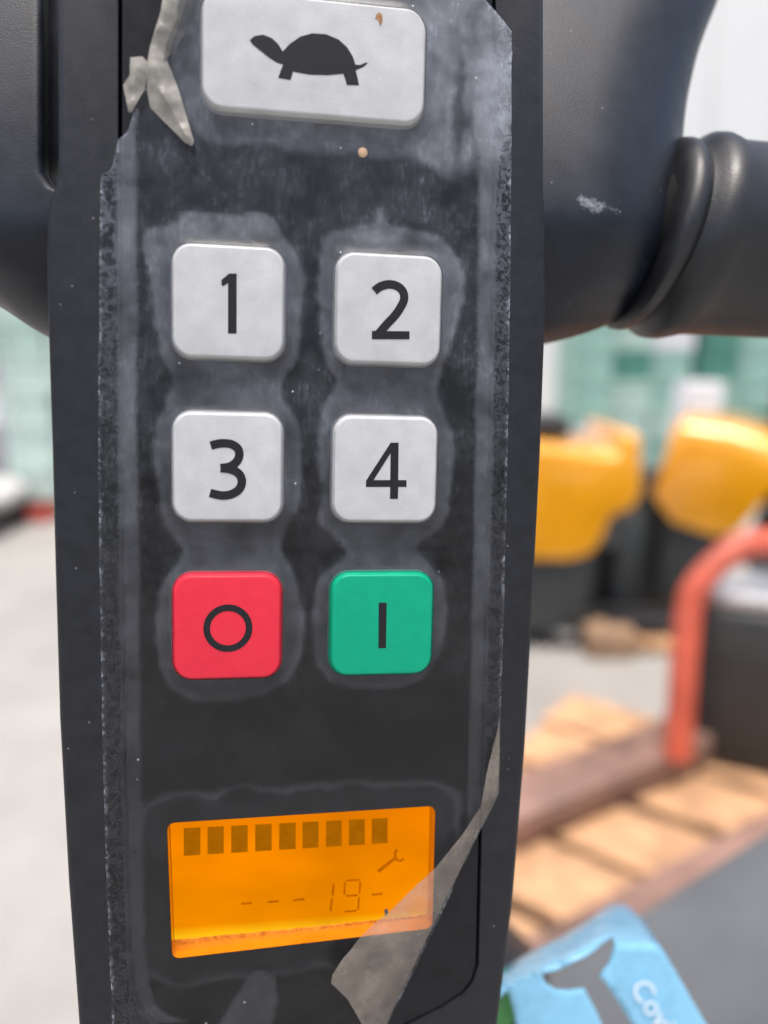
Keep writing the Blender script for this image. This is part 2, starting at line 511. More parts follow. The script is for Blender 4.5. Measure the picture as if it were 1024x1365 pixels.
# ------------------------------------------------------------------ yellow pallet trucks
def truck(name, x, y, rz, prof, depth, label, cut):
    t = empty(name, (x, y, 0), rz); tag(t, label, 'pallet truck', 'yellow pallet trucks parked behind')
    cov = prism('cover', prof, -depth / 2, depth / 2, M['yellow'], t, bevel=0.03, seg=4, big=0.11)
    xs = [q[0] for q in prof]
    x0, x1 = min(xs), max(xs)
    box('chassis', ((x0 + cut) / 2, 0.0, 0.255), (cut - x0 - 0.06, depth * 0.86, 0.41), M['dark'], t, bevel=0.03, seg=2)
    box('mast_post', (x1 - 0.05, 0.08, 0.36), (0.07, 0.10, 0.5), M['black'], t, bevel=0.01)
    box('control_box', (x1 - 0.10, -0.10, 0.43), (0.12, 0.12, 0.14), M['hood'], t, bevel=0.02)
    box('battery', (x1 - 0.17, 0.05, 0.25), (0.16, depth * 0.6, 0.3), M['dark'], t, bevel=0.015)
    for sx in (x0 + 0.14, cut - 0.10):
        for sy in (-1, 1):
            w = tube('wheel', [(sx, sy * depth * 0.33 - 0.04, 0.085), (sx, sy * depth * 0.33 + 0.04, 0.085)], 0.085, M['tyre'], t, n=20)
            tube('rim', [(sx, sy * depth * 0.33 - 0.045, 0.085), (sx, sy * depth * 0.33 + 0.045, 0.085)], 0.045, M['steel'], w, n=14)
    for sy in (-1, 1):
        box('fork', (x1 + 0.42, sy * depth * 0.3, 0.085), (1.0, 0.15, 0.05), M['black'], t, bevel=0.01)
    return t
# local x to the right in the photo, profile in metres (x, z)
P1 = on_plane(780, 872, 0.0)
d1 = (P1 - EYE).dot(FWD)
def prof_px(pts, P):
    """pixel outline -> profile metres on the upright plane through P facing the viewer"""
    out = []
    for x, y in pts:
        d = cam2world(Vector(((x - CXP) / FPX, -(y - CYP) / FPX, 1)))
        q = EYE + d * ((P.y - EYE.y) / d.y)
        out.append((q.x - P.x, q.z))
    return out
pr1 = prof_px([(560, 745), (560, 590), (726, 592), (800, 604), (826, 604), (830, 578), (856, 578), (858, 660), (846, 682), (818, 690), (806, 720), (790, 742), (760, 750)], P1)
t1 = truck('pallet_truck', P1.x, P1.y + 0.26, 0, pr1, 0.5, 'pallet truck with upright amber yellow cover and raised horn, nearest the tiller', pr1[-3][0])
box('seat_pad', (pr1[2][0] + 0.02, 0.0, pr1[2][1] + 0.035), (0.20, 0.26, 0.07), M['black'], t1, bevel=0.02)
box('lever', (pr1[3][0] - 0.02, 0.02, pr1[3][1] + 0.02), (0.09, 0.05, 0.05), M['steel'], t1, bevel=0.01)
cx0, cx1 = prof_px([(818, 800), (935, 800)], P1)
box('carriage', ((cx0[0] + cx1[0]) / 2, 0.18, 0.33), (cx1[0] - cx0[0], 0.20, 0.54), M['dark'], t1, bevel=0.03)
box('hydraulic_block', (cx0[0] + 0.10, 0.02, 0.28), (0.10, 0.12, 0.36), M['dark'], t1, bevel=0.02)
tube('pump', [(cx0[0] + 0.05, -0.08, 0.47), (cx0[0] + 0.05, 0.05, 0.47)], 0.045, M['hood'], t1)
P2 = on_plane(950, 852, 0.0)
pr2 = prof_px([(880, 668), (892, 630), (908, 572), (918, 562), (985, 568), (1090, 600), (1110, 640), (1030, 650), (986, 708), (960, 716), (905, 702)], P2)
t2 = truck('pallet_truck', P2.x + 0.10, P2.y + 0.26, -0.42, pr2, 0.55, 'pallet truck with slanted amber yellow cover, behind the red hoop', pr2[-3][0])
box('mast', (pr2[5][0] - 0.05, 0.30, 0.72), (0.22, 0.09, 1.30), M['black'], t2, bevel=0.02)
q = prof_px([(940, 545)], P2)[0]
wq_ = at(930, 540, 3.9)
wbx = empty('white_carton', (wq_.x, wq_.y, 0)); tag(wbx, 'white carton column standing behind the slanted yellow cover', 'carton')
box('carton_body', (0, 0, 0.44), (0.17, 0.2, 0.87), M['whitebox'], wbx, bevel=0.01)
box('tape_strip', (0, 0, 0.877), (0.172, 0.05, 0.003), M['lilac'], wbx)

# timber blocks under the trucks
def timber(x0, x1, y, label, mat, h=0.09, dy=0.16):
    a, b = on_plane(x0, y, 0), on_plane(x1, y, 0)
    o = box('timber_block', (0, 0, h / 2), (b.x - a.x, dy, h), mat, None, bevel=0.012)
    o.location = ((a.x + b.x) / 2, a.y + dy / 2, 0)
    tag(o, label, 'timber')
timber(784, 848, 880, 'short brown timber block on the ground before the yellow trucks', M['oldwood'], 0.10)
timber(852, 910, 874, 'pale longer timber beside the brown block by the red hoop', M['wood'], 0.05, 0.3)

# ------------------------------------------------------------------ wooden pallet, red hooped truck on it
ZP, ZF = 0.13, 0.21
A1, B1 = on_plane(690, 1092, ZF), on_plane(930, 990, ZF)
fd = (B1 - A1); fd.z = 0; fd.normalize()
fn = Vector((-fd.y, fd.x, 0))                      # to the far left of the forks
fang = math.atan2(fd.y, fd.x)
corner = on_plane(765, 926, ZP)
pal = empty('wooden_pallet', (corner.x, corner.y, 0), fang + 0.34)   # local -x along the forks to the left, -y towards the viewer
tag(pal, 'fresh pine pallet lying under the red forks', 'pallet')
np_ = 5; pw = 0.185; gap = 0.035
for i in range(np_):
    xc = -0.19 - i * (pw + gap)
    L = 1.25
    o = box('plank', (0, 0, 0), (pw, L, 0.022), M['wood'], pal, bevel=0.003, seg=1)
    o.location = (xc + 0.1, -L / 2 + random.uniform(-.02, .01), ZP - 0.011 + random.uniform(-.002, .002))
    o.rotation_euler = (0, 0, random.uniform(-.015, .015))
for k in (-0.08, -0.62, -1.16):
    box('bearer', (-0.09 - np_ * (pw + gap) / 2, k, 0.052), (np_ * (pw + gap), 0.09, 0.104), M['oldwood'], pal, bevel=0.004, seg=1)

rt = empty('red_hoop_truck', (B1.x, B1.y, 0), fang)  # local +x along forks towards the truck
tag(rt, 'pallet truck with red tube hoop, black battery box and worn red forks', 'pallet truck')
inv = (Matrix.Translation((B1.x, B1.y, 0)) @ Matrix.Rotation(fang, 4, 'Z')).inverted()
def rloc(v): return inv @ v
def fork_part(p_lo, p_hi, wd, x_back=0.0):
    a, b = rloc(p_lo), rloc(p_hi)
    y = (a.y + b.y) / 2
    x0, x1 = a.x - 0.35, b.x + x_back
    prof = [(x0, ZF - 0.03), (x0 + 0.08, ZF - 0.055), (x1, ZF - 0.075), (x1, ZF), (x0 + 0.05, ZF)]
    prism('fork', prof, y, y + wd, M['fork'], rt, bevel=0.006, seg=2)
fork_part(A1, B1, 0.125, 0.06)
A2, B2 = on_plane(700, 1226, ZF), on_plane(1000, 1112, ZF)
fork_part(A2, B2, -0.12, 0.25)
# cross head, battery box, lid, hoop
hp = [at(x, y, d) for x, y, d in ((906, 985, 1.83), (909, 930, 1.84), (914, 860, 1.85), (920, 805, 1.86), (932, 778, 1.86), (962, 746, 1.865), (990, 728, 1.87), (1030, 722, 1.88), (1080, 724, 1.90), (1130, 735, 1.92))]
hp[0].z = 0.20
hl = smooth_poly([tuple(rloc(v)) for v in hp], closed=False, sub=5)
tube('hoop', hl, 0.031, M['redpaint'], rt, n=16)
bl, br_ = rloc(at(930, 780, 1.90)), rloc(at(1160, 850, 1.60))
cb = rloc(at(1055, 800, 1.98))
btop = bl.z - 0.01
BROT = -0.50
def edge_box(name, x, y_top, depth, along, back, z0, mat, bev, off=0.0):
    """upright box whose left front vertical edge stands at the given spot, turned by BROT"""
    a = at(x, y_top, depth)
    e1 = Vector((math.cos(BROT), math.sin(BROT), 0)); e2 = Vector((-e1.y, e1.x, 0))
    c = rloc(Vector((a.x, a.y, 0)) + e1 * (along / 2 + off) + e2 * (back / 2 + off))
    o = box(name, (0, 0, 0), (along, back, a.z - z0), mat, rt, bevel=bev, seg=3)
    o.location = (c.x, c.y, (a.z + z0) / 2); o.rotation_euler = (0, 0, BROT - fang)
    return a.z
bp_ = on_plane(928, 1004, 0.136); bd_ = (bp_ - EYE).dot(FWD); bt_ = EYE.z - 0.0
ab_ = at(928, 800, bd_)
zb = edge_box('battery_box', 928, 806, bd_ - 0.10, 0.62, 0.42, 0.136, M['blackbox'], 0.02)
zl = edge_box('box_lid', 928, 787, bd_ - 0.10, 0.60, 0.40, zb + 0.001, M['steel'], 0.008, 0.01)
edge_box('motor_housing', 960, 752, 2.05, 0.30, 0.2, zl + 0.002, M['black'], 0.03, 0.05)

# ------------------------------------------------------------------ own hood below right
ZH = 0.90
E1, E2 = on_plane(640, 1340, ZH), on_plane(1024, 1098, ZH)
hd = (E2 - E1); hl_ = hd.length; hd.normalize()
hood = empty('drive_hood', (E1.x, E1.y, 0), math.atan2(hd.y, hd.x))
tag(hood, 'rounded dark grey drive hood at the lower right behind the blue tag', 'truck hood')
prof = []
W_ = 0.09
for k in range(17):
    a = math.radians(90 - 90 * k / 16); prof.append((-W_ + 0.084 - 0.084 * math.sin(math.pi / 2 - a) , ZH - 0.075 + 0.075 * math.sin(a)))
front = prof                                       # near edge, rounds down towards the viewer
back = []
for k in range(7):
    a = math.radians(90 * k / 6); back.append((-0.008 + 0.008 * math.cos(a), ZH - 0.008 + 0.008 * math.sin(a)))
sec = [(0.0, 0.02)] + back + front + [(-W_, 0.02)]
secs = []
for xx, inset_ in ((-0.25, 0.03), (-0.22, 0.0), (0.2, 0.0), (hl_ + 0.25, 0.0), (hl_ + 0.3, 0.03)):
    secs.append([(xx, y * (1 - inset_ / W_) - inset_ / 2, max(0.0, z - inset_ * (z > 0.5))) for y, z in sec])
V, F = loft(secs)
mesh_obj('hood_shell', V, F, M['hood'], hood)
box('base_skirt', (hl_ / 2, -W_ / 2, 0.012), (hl_ + 0.4, W_ * 0.8, 0.02), M['black'], hood)

# ------------------------------------------------------------------ tiller head
head = empty('tiller')
u_, v_, n_ = cam2world(PU), cam2world(PV), -cam2world(PN)
head.matrix_world = Matrix(((u_.x, v_.x, n_.x, HEAD_ORG.x), (u_.y, v_.y, n_.y, HEAD_ORG.y), (u_.z, v_.z, n_.z, HEAD_ORG.z), (0, 0, 0, 1)))
tag(head, 'black tiller control head with silver number keys and lit amber display', 'control handle')
WI, WH = -1.6, -1.2            # keypad foil level, housing face level (mm); key tops at 0
hl_px = [(76, -160), (76, 232), (72, 246), (65, 264), (61, 300), (60, 335), (63, 450), (68, 600), (72, 760), (78, 960), (90, 1180), (104, 1370), (112, 1480), (130, 1530), (180, 1560)]
hr_px = [(600, 1560), (640, 1530), (654, 1480), (665, 1370), (686, 1200), (702, 1000), (715, 760), (723, 600), (728, 460), (730, 400), (730, 310), (727, 250), (727, -160)]
outl = ccw(pxl(hl_px + hr_px, WH))
in_px = [(163, -150), (163, 170), (165, 600), (169, 1000), (176, 1270), (181, 1315), (192, 1345), (215, 1367), (300, 1392), (420, 1400), (520, 1374), (590, 1340), (615, 1323), (628, 1306), (634, 1285), (637, 1150), (641, 1000), (650, 600), (656, 200), (656, -150)]
ins = ccw(pxl(in_px, WI))
pocket = ccw(pxl(in_px, WH)); pocket = inset(pocket, -0.55)
ob = inset(outl, 0.9); om = inset(outl, 0.3)
V2, F2 = fill(ob, [pocket])
V = [(x, y, WH) for x, y in V2]; F = list(F2)
def skirt(ra, wa, rb, wb):
    b = len(V); n = len(ra)
    V.extend([(x, y, wa) for x, y in ra]); V.extend([(x, y, wb) for x, y in rb])
    F.extend([(b + i, b + (i + 1) % n, b + n + (i + 1) % n, b + n + i) for i in range(n)])
skirt(ob, WH, om, WH - 0.28); skirt(om, WH - 0.28, outl, WH - 0.95)
bk = inset(outl, 1.2); bk2 = inset(outl, 5.0)
skirt(outl, WH - 0.95, bk, -20); skirt(bk, -20, bk2, -28)
b0 = len(V); V.extend([(x, y, -28) for x, y in bk2]); F.append(tuple(range(b0, b0 + len(bk2))))
skirt(pocket, WH, pocket, -9.5)
b0 = len(V); V.extend([(x, y, -9.5) for x, y in pocket]); F.append(tuple(range(b0, b0 + len(pocket))))
hs = mesh_obj('housing', V, F, M['housing'], head, smooth=False, scale=0.001, recalc=False)
bm = bmesh.new(); bm.from_mesh(hs.data); bmesh.ops.remove_doubles(bm, verts=bm.verts, dist=2e-6); bmesh.ops.recalc_face_normals(bm, faces=bm.faces); bm.to_mesh(hs.data); bm.free()
hs.data.polygons.foreach_set('use_smooth', [True] * len(hs.data.polygons)); hs.data.set_sharp_from_angle(angle=math.radians(50))

# display window opening
la, lb, lc_, ld = px(222, 1097, WI), px(581, 1074, WI), px(577, 1238, WI), px(229, 1279, WI)
def rquad(q, r, n=6):
    out = []
    for i in range(4):
        p0, p1, p2 = Vector(q[i - 1]), Vector(q[i]), Vector(q[(i + 1) % 4])
        a = p1 + (p0 - p1).normalized() * r; c = p1 + (p2 - p1).normalized() * r
        for k in range(n + 1):
            t = k / n
            out.append(tuple(a.lerp(p1, t).lerp(p1.lerp(c, t), t)))
    return out
LX0, LX1 = (la[0] + ld[0]) / 2, (lb[0] + lc_[0]) / 2
LY0, LY1 = (lc_[1] + ld[1]) / 2, (la[1] + lb[1]) / 2
print('LCD mm', LX0, LX1, LY0, LY1, la, lb, lc_, ld)
win = ccw(rquad([la, lb, lc_, ld][::-1], 1.3))
plate('keypad_panel', ins, WI - 1.2, WI, M['insert'], head, [win])

# display: well, backlit screen, segments
disp_m, nt, out = mat_new('amber_backlight')
tc = N(nt, 'TexCoord'); sp = N(nt, 'SeparateXYZ'); nt.links.new(tc.outputs['Generated'], sp.inputs[0])
n1 = N(nt, 'TexNoise', Scale=2.2, Detail=2.0); nt.links.new(tc.outputs['Generated'], n1.inputs['Vector'])
hot = ramp(nt, sp.outputs[1], [(0.0, (1.0, 0.62, 0.02)), (0.06, (1.0, 0.50, 0.006)), (0.13, (0.92, 0.27, 0.0)), (1.0, (0.86, 0.215, 0.0))])
e = N(nt, 'Emission', Strength=0.60); nt.links.new(hot, e.inputs[0])
st = ramp(nt, n1.outputs[0], [(0.25, (0.48,) * 3), (0.75, (0.70,) * 3)]); nt.links.new(st, e.inputs['Strength'])
nt.links.new(e.outputs[0], out.inputs[0])
WS = WI - 3.3
dsp = plate('display', inset(win, -0.5), WS - 0.8, WS - 0.4, M['black'], head)
dsp['label'] = 'lit amber display window'
ws_ = inset(win, 0.06)
V, F = loft([[(x, y, WI - 0.02) for x, y in ws_], [(x, y, WS - 0.35) for x, y in ws_]], False, False)
mesh_obj('light_guide', V, F, M['amber_wall'], dsp, scale=0.001)
V2, F2 = fill(inset(win, 0.1))
mesh_obj('screen', [(x, y, WS) for x, y in V2], F2, disp_m, dsp, smooth=False, scale=0.001)
LS = WS + 0.06
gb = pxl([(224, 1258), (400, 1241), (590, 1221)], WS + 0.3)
M['dark_reflection'] = plain('brown_reflection', (0.62, 0.22, 0.02), 0.15, 0.5, 900, spec=0.7)
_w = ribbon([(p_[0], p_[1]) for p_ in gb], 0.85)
plate('dark_reflection', ccw(_w), WS + 0.1, WS + 0.3, M['dark_reflection'], dsp)  # brown strip stands in for the dark reflection below the screen
def lcd_px(X, Y): return (210 + X / 2.626, 1060 + Y / 2.626)
def flat(name, poly, w, mat, parent, th=0.03):
    return plate(name, ccw(poly), w - th, w, mat, parent)
bars = [(92, 150), (175, 232), (258, 316), (342, 400), (426, 484), (508, 564), (590, 645), (670, 726), (750, 806)]
for x0, x1 in bars:
    f0, f1 = (x0 - 92) / 714, (x1 - 92) / 714
    yt0, yt1 = 116 - 36 * f0, 116 - 36 * f1
    yb0, yb1 = 213 - 45 * f0, 213 - 45 * f1
    flat('bar_segment', pxl([lcd_px(x0, yt0), lcd_px(x1, yt1), lcd_px(x1, yb1), lcd_px(x0, yb0)], LS), LS, M['lcd_dark'], dsp)
def seg(name, pts, wd):
    q = pxl([lcd_px(*p) for p in pts], LS)
    flat(name, ribbon(q, wd), LS, M['lcd_thin'], dsp)
for a, b in (((293, 381), (330, 378)), ((385, 375), (425, 371)), ((475, 369), (515, 364)), ((750, 349), (788, 345))):
    seg('dash_segment', [a, b], 0.31)
seg('digit_segment', [(617, 310), (613, 352)], 0.34); seg('digit_segment', [(611, 360), (606, 406)], 0.34)
for pts in ([(656, 304), (654, 348)], [(662, 299), (706, 297)], [(710, 303), (707, 347)], [(660, 353), (700, 351)], [(706, 357), (702, 402)], [(654, 408), (697, 405)]):
    seg('digit_segment', pts, 0.27)
wr = ccw(ribbon(pxl([lcd_px(*p) for p in [(772, 268), (800, 246), (830, 222)]], LS), 0.52))
flat('wrench_symbol', wr, LS, M['lcd_thin'], dsp)
flat('wrench_jaw', ccw(ribbon(pxl([lcd_px(*p) for p in [(838, 190), (832, 203), (832, 218), (840, 228), (852, 230), (862, 222)]], LS), 0.40)), LS + 0.02, M['lcd_thin'], dsp)

# keys
KEYS = {'1': (-21.42, 27.83), '2': (0.13, 27.83), '3': (-21.46, 5.93), '4': (0.13, 5.93), 'o': (-21.46, -16.10), 'i': (0.13, -16.10)}
KC = -21.46
def key_mesh(cx, cy, w, h, r, mat, name, base=WI - 0.3):
    rings = []
    for d, z in ((-0.14, base), (-0.11, -1.35), (-0.07, -1.2), (0.34, -0.27), (0.38, -0.15), (0.46, -0.06), (0.58, -0.01), (0.68, 0.0)):
        rings.append([(x, y, z) for x, y in rrect(cx, cy, w - 2 * d, h - 2 * d, max(0.4, r - d))])
    V, F = loft(rings)
    return mesh_obj(name, V, F, mat, head, scale=0.001)
KO = {}
for k, (cx, cy) in KEYS.items():
    KO[k] = key_mesh(cx, cy, 15.0, 15.1, 2.7, M['red_key'] if k == 'o' else M['green_key'] if k == 'i' else M['silver_key'],
                     'stop_key' if k == 'o' else 'start_key' if k == 'i' else 'number_key')
    KO[k]['label'] = {'o': 'red key with black ring', 'i': 'green key with black bar'}.get(k, 'silver key with black %s' % k)
tl, tr = px(266.5, 75)[0], px(569.5, 88)[0]
tt, tb = px(418, -6)[1], px(418, 156.5)[1]
TK = ((tl + tr) / 2, (tt + tb) / 2, tr - tl, tt - tb)
tkey = key_mesh(*TK, 3.0, M['silver_key'], 'turtle_key')
tkey['label'] = 'wide silver key with black turtle'
PR = 0.04
def glyph(name, polys, key):
    for q in polys: flat(name, q, PR, M['print'], KO[key] if isinstance(key, str) else key, 0.06)
glyph('numeral', [pxl([(305.5, 364.5), (315.6, 364.5), (315.4, 444.5), (304, 444.5), (304, 377), (297.5, 381.5), (295.2, 379), (295.2, 373)], PR)], '1')
sw = 11 * 0.1045
g2 = smooth_poly([(499, 388), (507, 382), (518, 379), (529, 381), (537, 388), (539, 398), (535, 408), (527, 420), (515, 433), (504, 446)], False, 4)
glyph('numeral', [ribbon(pxl(g2, PR), sw)], '2')
flat('numeral_foot', pxl([(496, 441), (546, 441.6), (546, 452), (496, 452)], PR + 0.02), PR + 0.02, M['print'], KO['2'], 0.06)
g3 = smooth_poly([(281, 594), (294, 591), (308, 592), (317, 598), (319, 607), (315, 616), (306, 622), (294, 624)], False, 4)
g3b = smooth_poly([(294, 624), (307, 625.5), (318, 631), (322.5, 641), (319, 652), (308, 659), (295, 660.5), (280, 657)], False, 4)
glyph('numeral', [ribbon(pxl(g3, PR), sw)], '3')
flat('numeral_bowl', ribbon(pxl(g3b, PR + 0.02), sw), PR + 0.02, M['print'], KO['3'], 0.06)
V4 = pxl([(521, 590), (531.5, 590), (531, 640), (542, 640), (542, 649), (531, 649), (530.5, 665), (520, 665), (520.3, 649), (488, 649), (488, 641)], PR)
H4 = pxl([(520.8, 604), (520.4, 640), (498, 640)], PR)
plate('numeral', ccw(V4), PR - 0.06, PR, M['print'], KO['4'], [ccw(H4)])
rc_ = px(304, 837.5, PR)
ro = [(rc_[0] + 3.33 * math.cos(a), rc_[1] + 3.33 * math.sin(a)) for a in np.linspace(0, 2 * math.pi, 49)[:-1]]
ri = [(rc_[0] + 2.42 * math.cos(a), rc_[1] + 2.42 * math.sin(a)) for a in np.linspace(0, 2 * math.pi, 49)[:-1]]
plate('ring_symbol', ro, PR - 0.06, PR, M['print'], KO['o'], [ri])
glyph('bar_symbol', [pxl([(505, 803.5), (515.6, 803.5), (514.6, 864), (504.6, 864)], PR)], 'i')
TU = [(177, 114), (190, 102), (215, 98), (240, 108), (258, 125), (271, 146), (290, 125), (320, 104), (355, 94), (395, 97), (430, 112), (455, 135), (470, 160), (478, 184), (492, 184), (505, 178), (513, 178), (500, 190), (478, 199), (484, 222), (488, 242), (453, 241), (449, 225), (443, 209), (400, 213), (350, 212), (310, 205), (300, 203), (293, 227), (258, 221), (265, 200), (272, 183), (255, 178), (230, 162), (205, 142), (185, 126)]
flat('turtle_symbol', pxl([(250 + x / 2.133, y / 2.133) for x, y in TU], PR), PR, M['print'], tkey, 0.06)
rust = plain('rust_stain', (0.30, 0.15, 0.06), 0.8, 0.4, 2000)
sp_ = px(505.5, 26, PR)
flat('rust_spot', smooth_poly([(sp_[0] - 0.18, sp_[1] + 0.8), (sp_[0] + 0.3, sp_[1] + 0.75), (sp_[0] + 0.45, sp_[1]), (sp_[0] + 0.2, sp_[1] - 0.75), (sp_[0] - 0.1, sp_[1] - 0.1), (sp_[0] - 0.5, sp_[1] + 0.15)], True, 3), PR, rust, tkey, 0.03)
# brown led dot under the turtle key
lx, ly = px(484, 202, WI + .3)
tanm = plain('tan_indicator', (0.55, 0.36, 0.22), 0.4, 0.1, 900)
rings = [[(lx + r * math.cos(a), ly + r * math.sin(a), w) for a in np.linspace(0, 2 * math.pi, 17)[:-1]] for r, w in ((0.70, WI - 0.1), (0.70, WI + 0.1), (0.5, WI + 0.22), (0.2, WI + 0.27))]
V, F = loft(rings)
mesh_obj('indicator_lamp', V, F, tanm, head, scale=0.001)

# ------------------------------------------------------------------ side arms and grip
def arm(name, rows, wfun, xin, sgn, mat, groove=None):
    """rows: (y, x at the outer outline); surface from xin out to the outline, wrapped behind"""
    V = []; F = []
    NT = 18 if not groove else 44
    cols = None
    for y, xr in rows:
        wf = wfun(y)
        ring = []
        if groove:                       # stops short of the housing above the step, with a deep dark joint
            xin = 110 - 50 * groove(y)
            wj = wf - 10 * groove(y)
            ring += [(*px(125, y, wj), wj - 0.01), (*px(xin + 0.5, y, wj), wj), (*px(xin + 0.2, y, wf - 1.5), wf - 1.5 - 2 * groove(y))]
        ts = [k / NT for k in range(NT + 1)]
        wd = abs(xr - xin)
        rad = min(14.0, 0.095 * wd * 0.9)
        for t in ts:
            # dense near the outline
            tt_ = (1 - (1 - t) ** 1.8) if not groove else t ** 1.6
            x = xin + (xr - xin) * tt_
            dist = abs(xr - x) * 0.118          # mm to the outline
            q = max(0.0, 1 - dist / max(rad, 0.1))
            w = wf - rad * (1 - math.sqrt(max(0, 1 - q * q)))
            if groove:
                qg = max(0.0, 1 - abs(x - xin) * 0.105 / 1.6)
                w -= 1.6 * (1 - math.sqrt(max(0.0, 1 - qg * qg))) * groove(y)
            ring.append((*px(x, y, w), w))
        for k in range(1, 8):
            a = math.pi / 2 * k / 7
            w = wf - rad - 14 * math.sin(a)
            x = xr - (xr - xin) * 0.35 * (1 - math.cos(a))
            ring.append((*px(xr, y, wf - rad), w) if k < 2 else (*px(x, y, wf - rad), w))
        ring.append((*px(xin, y, wf - rad), wf - rad - 15))
        cols = len(ring)
        V += ring
    n = len(rows)
    for i in range(n - 1):
        for j in range(cols - 1):
            a = i * cols + j
            F.append((a, a + 1, a + 1 + cols, a + cols))
    F.append(tuple(range(cols))); F.append(tuple((n - 1) * cols + j for j in range(cols)))
    return mesh_obj(name, V, F, mat, head, scale=0.001)
def interp(tab, y):
    for (a, b), (c, d) in zip(tab, tab[1:]):
        if a <= y <= c: return b + (d - b) * (y - a) / (c - a)
    return tab[-1][1] if y > tab[-1][0] else tab[0][1]
def wprof(y):
    if y < 285: return -5.5 - 24.0 * ((285 - y) / 440.0) ** 1.4
    t = min(1.0, (y - 285) / 178.0)
    return -5.5 - 22.0 * (1 - math.sqrt(max(0.0, 1 - t * t * 0.985)))
rt_tab = [(-160, 1020), (-80, 985), (0, 957), (40, 941), (80, 928), (130, 917), (180, 911), (230, 908), (270, 906), (300, 902), (330, 895), (360, 883), (385, 868), (405, 850), (420, 833), (432, 812), (441, 790), (448, 768), (454, 745), (459, 722), (463, 705)]
rt_s = smooth_poly(rt_tab, False, 4)
M['arm_scuffed'] = plain('black_moulded_plastic_scuffed', (0.008, 0.0115, 0.019), 0.40, 0.4, 160, 0.14, 3600, spec=0.36, specks=0.16, speck_scale=560, speck_col=(0.18, 0.18, 0.18))
def on_arm(x, y): w = wprof(y); return [c * 0.001 for c in (*px(x, y, w), w)]
scuff(M['arm_scuffed'], on_arm(776, 266), on_arm(796, 276), 0.0011, (0.30, 0.32, 0.35), 1)
scuff(M['arm_scuffed'], on_arm(800, 272), on_arm(893, 300), 0.0008, (0.22, 0.24, 0.27), 2)
arm('side_arm', rt_s, wprof, 690, 1, M['arm_scuffed'])
lt_tab = [(-160, -260), (0, -230), (150, -180), (250, -160), (300, -130), (340, -95), (370, -60), (395, -22), (412, 5), (426, 26), (438, 44), (447, 60), (455, 76), (462, 95)]
def left_arm():
    # near edge beside the housing keeps a dark gap above the step
    rows = smooth_poly(lt_tab, False, 4)
    return arm('side_arm', rows, lambda y: -6.5 + 0.42 * (wprof(y) + 5.5) if y < 285 else wprof(y) - 1.0, 110, -1, M['arm'],
               lambda y: max(0.0, min(1.0, (268 - y) / 24.0)))
left_arm()

# grip on the right: handle bar with slanted flange
ga = Vector((*px(885, 316, -24), -24)); gdir = Vector((1, 0.0, 0.0))
GR = 17.6
e2 = Vector((0, 1, 0)); e3 = Vector((0, 0, 1))
slant = 0.25
prof = [(-5.0, 13.2), (-4.5, 14.6), (-3.6, 15.4), (-2.4, 15.5), (-1.4, 15.1), (-0.6, 14.6), (0.2, 15.2), (1.0, 16.0), (2.2, 16.6), (4.0, 16.7), (5.6, 16.3), (7.2, 15.8), (11, 15.7), (16, 15.75), (30, 15.8), (60, 15.9), (85, 15.8), (88, 15.0), (89.5, 12.0)]
rings = []
for xx, r in prof:
    r *= 1.03
    fade = max(0.0, min(1.0, (24 - xx) / 24.0))
    rings.append([tuple(ga + gdir * (xx + slant * fade * r * math.sin(a)) + e2 * (r * math.sin(a)) + e3 * (r * math.cos(a))) for a in np.linspace(0, 2 * math.pi, 57)[:-1]])
V, F = loft(rings)
gobj = mesh_obj('grip', V, F, M['rubber'], head, scale=0.001)
V, F = loft([[tuple(ga + gdir * xx + e2 * (r * math.sin(a)) + e3 * (r * math.cos(a))) for a in np.linspace(0, 2 * math.pi, 33)[:-1]] for xx, r in ((-26, 12.0), (-3.5, 12.0))])
mesh_obj('grip_shaft', V, F, M['gap_shade'], gobj, scale=0.001)  # near-black colour carries the shade between arm and grip

# tiller arm running down behind the head to the hood
hb = head.matrix_world.inverted()
pa = Vector((-12, -60, -20)) * 0.001
pb = hb @ Vector((E1.x + 0.02, E1.y + 0.04, ZH - 0.03))
tube('tiller_arm', [tuple(pa), tuple(pa.lerp(pb, 0.5)), tuple(pb)], 0.018, M['arm'], head, n=20)

# ------------------------------------------------------------------ protective film
fl = [(134, 233), (132, 420), (131, 600), (133, 760), (136, 950), (141, 1150), (147, 1300), (152, 1400), (160, 1470)]
fb = [(300, 1480), (440, 1480), (505, 1390), (520, 1362), (580, 1240), (638, 1115)]
fr = [(652, 1082), (660, 1060), (664, 1010), (667, 965), (669, 900), (673, 760), (677, 600), (680, 400), (682, 200), (682, 42), (672, 28), (655, 8), (640, -10), (625, -60)]
ft = [(420, -60), (250, -60), (236, -10), (222, 40), (205, 84), (196, 112), (183, 142), (177, 152), (171, 172), (165, 180), (157, 186), (154, 205), (150, 221), (144, 229)]
WF = WH + 0.06
film_px = densify([(float(a), float(b)) for a, b in fl + fb + fr + ft], 14)
film_px = [(x + 1.4 * noise.noise(Vector((x * .05, y * .05, 3.1))), y + 1.2 * noise.noise(Vector((x * .05, y * .05, 9.1)))) for x, y in film_px]
film_out = ccw(pxl(film_px, WF))
holes = [ccw(rrect(cx, cy, 15.0, 15.1, 2.7, 5)) for cx, cy in KEYS.values()]
tkh = ccw(rrect(TK[0], TK[1], TK[2], TK[3], 3.0, 5))
holes.append(tkh)
holes.append(ccw(inset(win, 0.0)))
V2, F2 = fill(film_out, holes, 0.5)
A = np.array(V2)
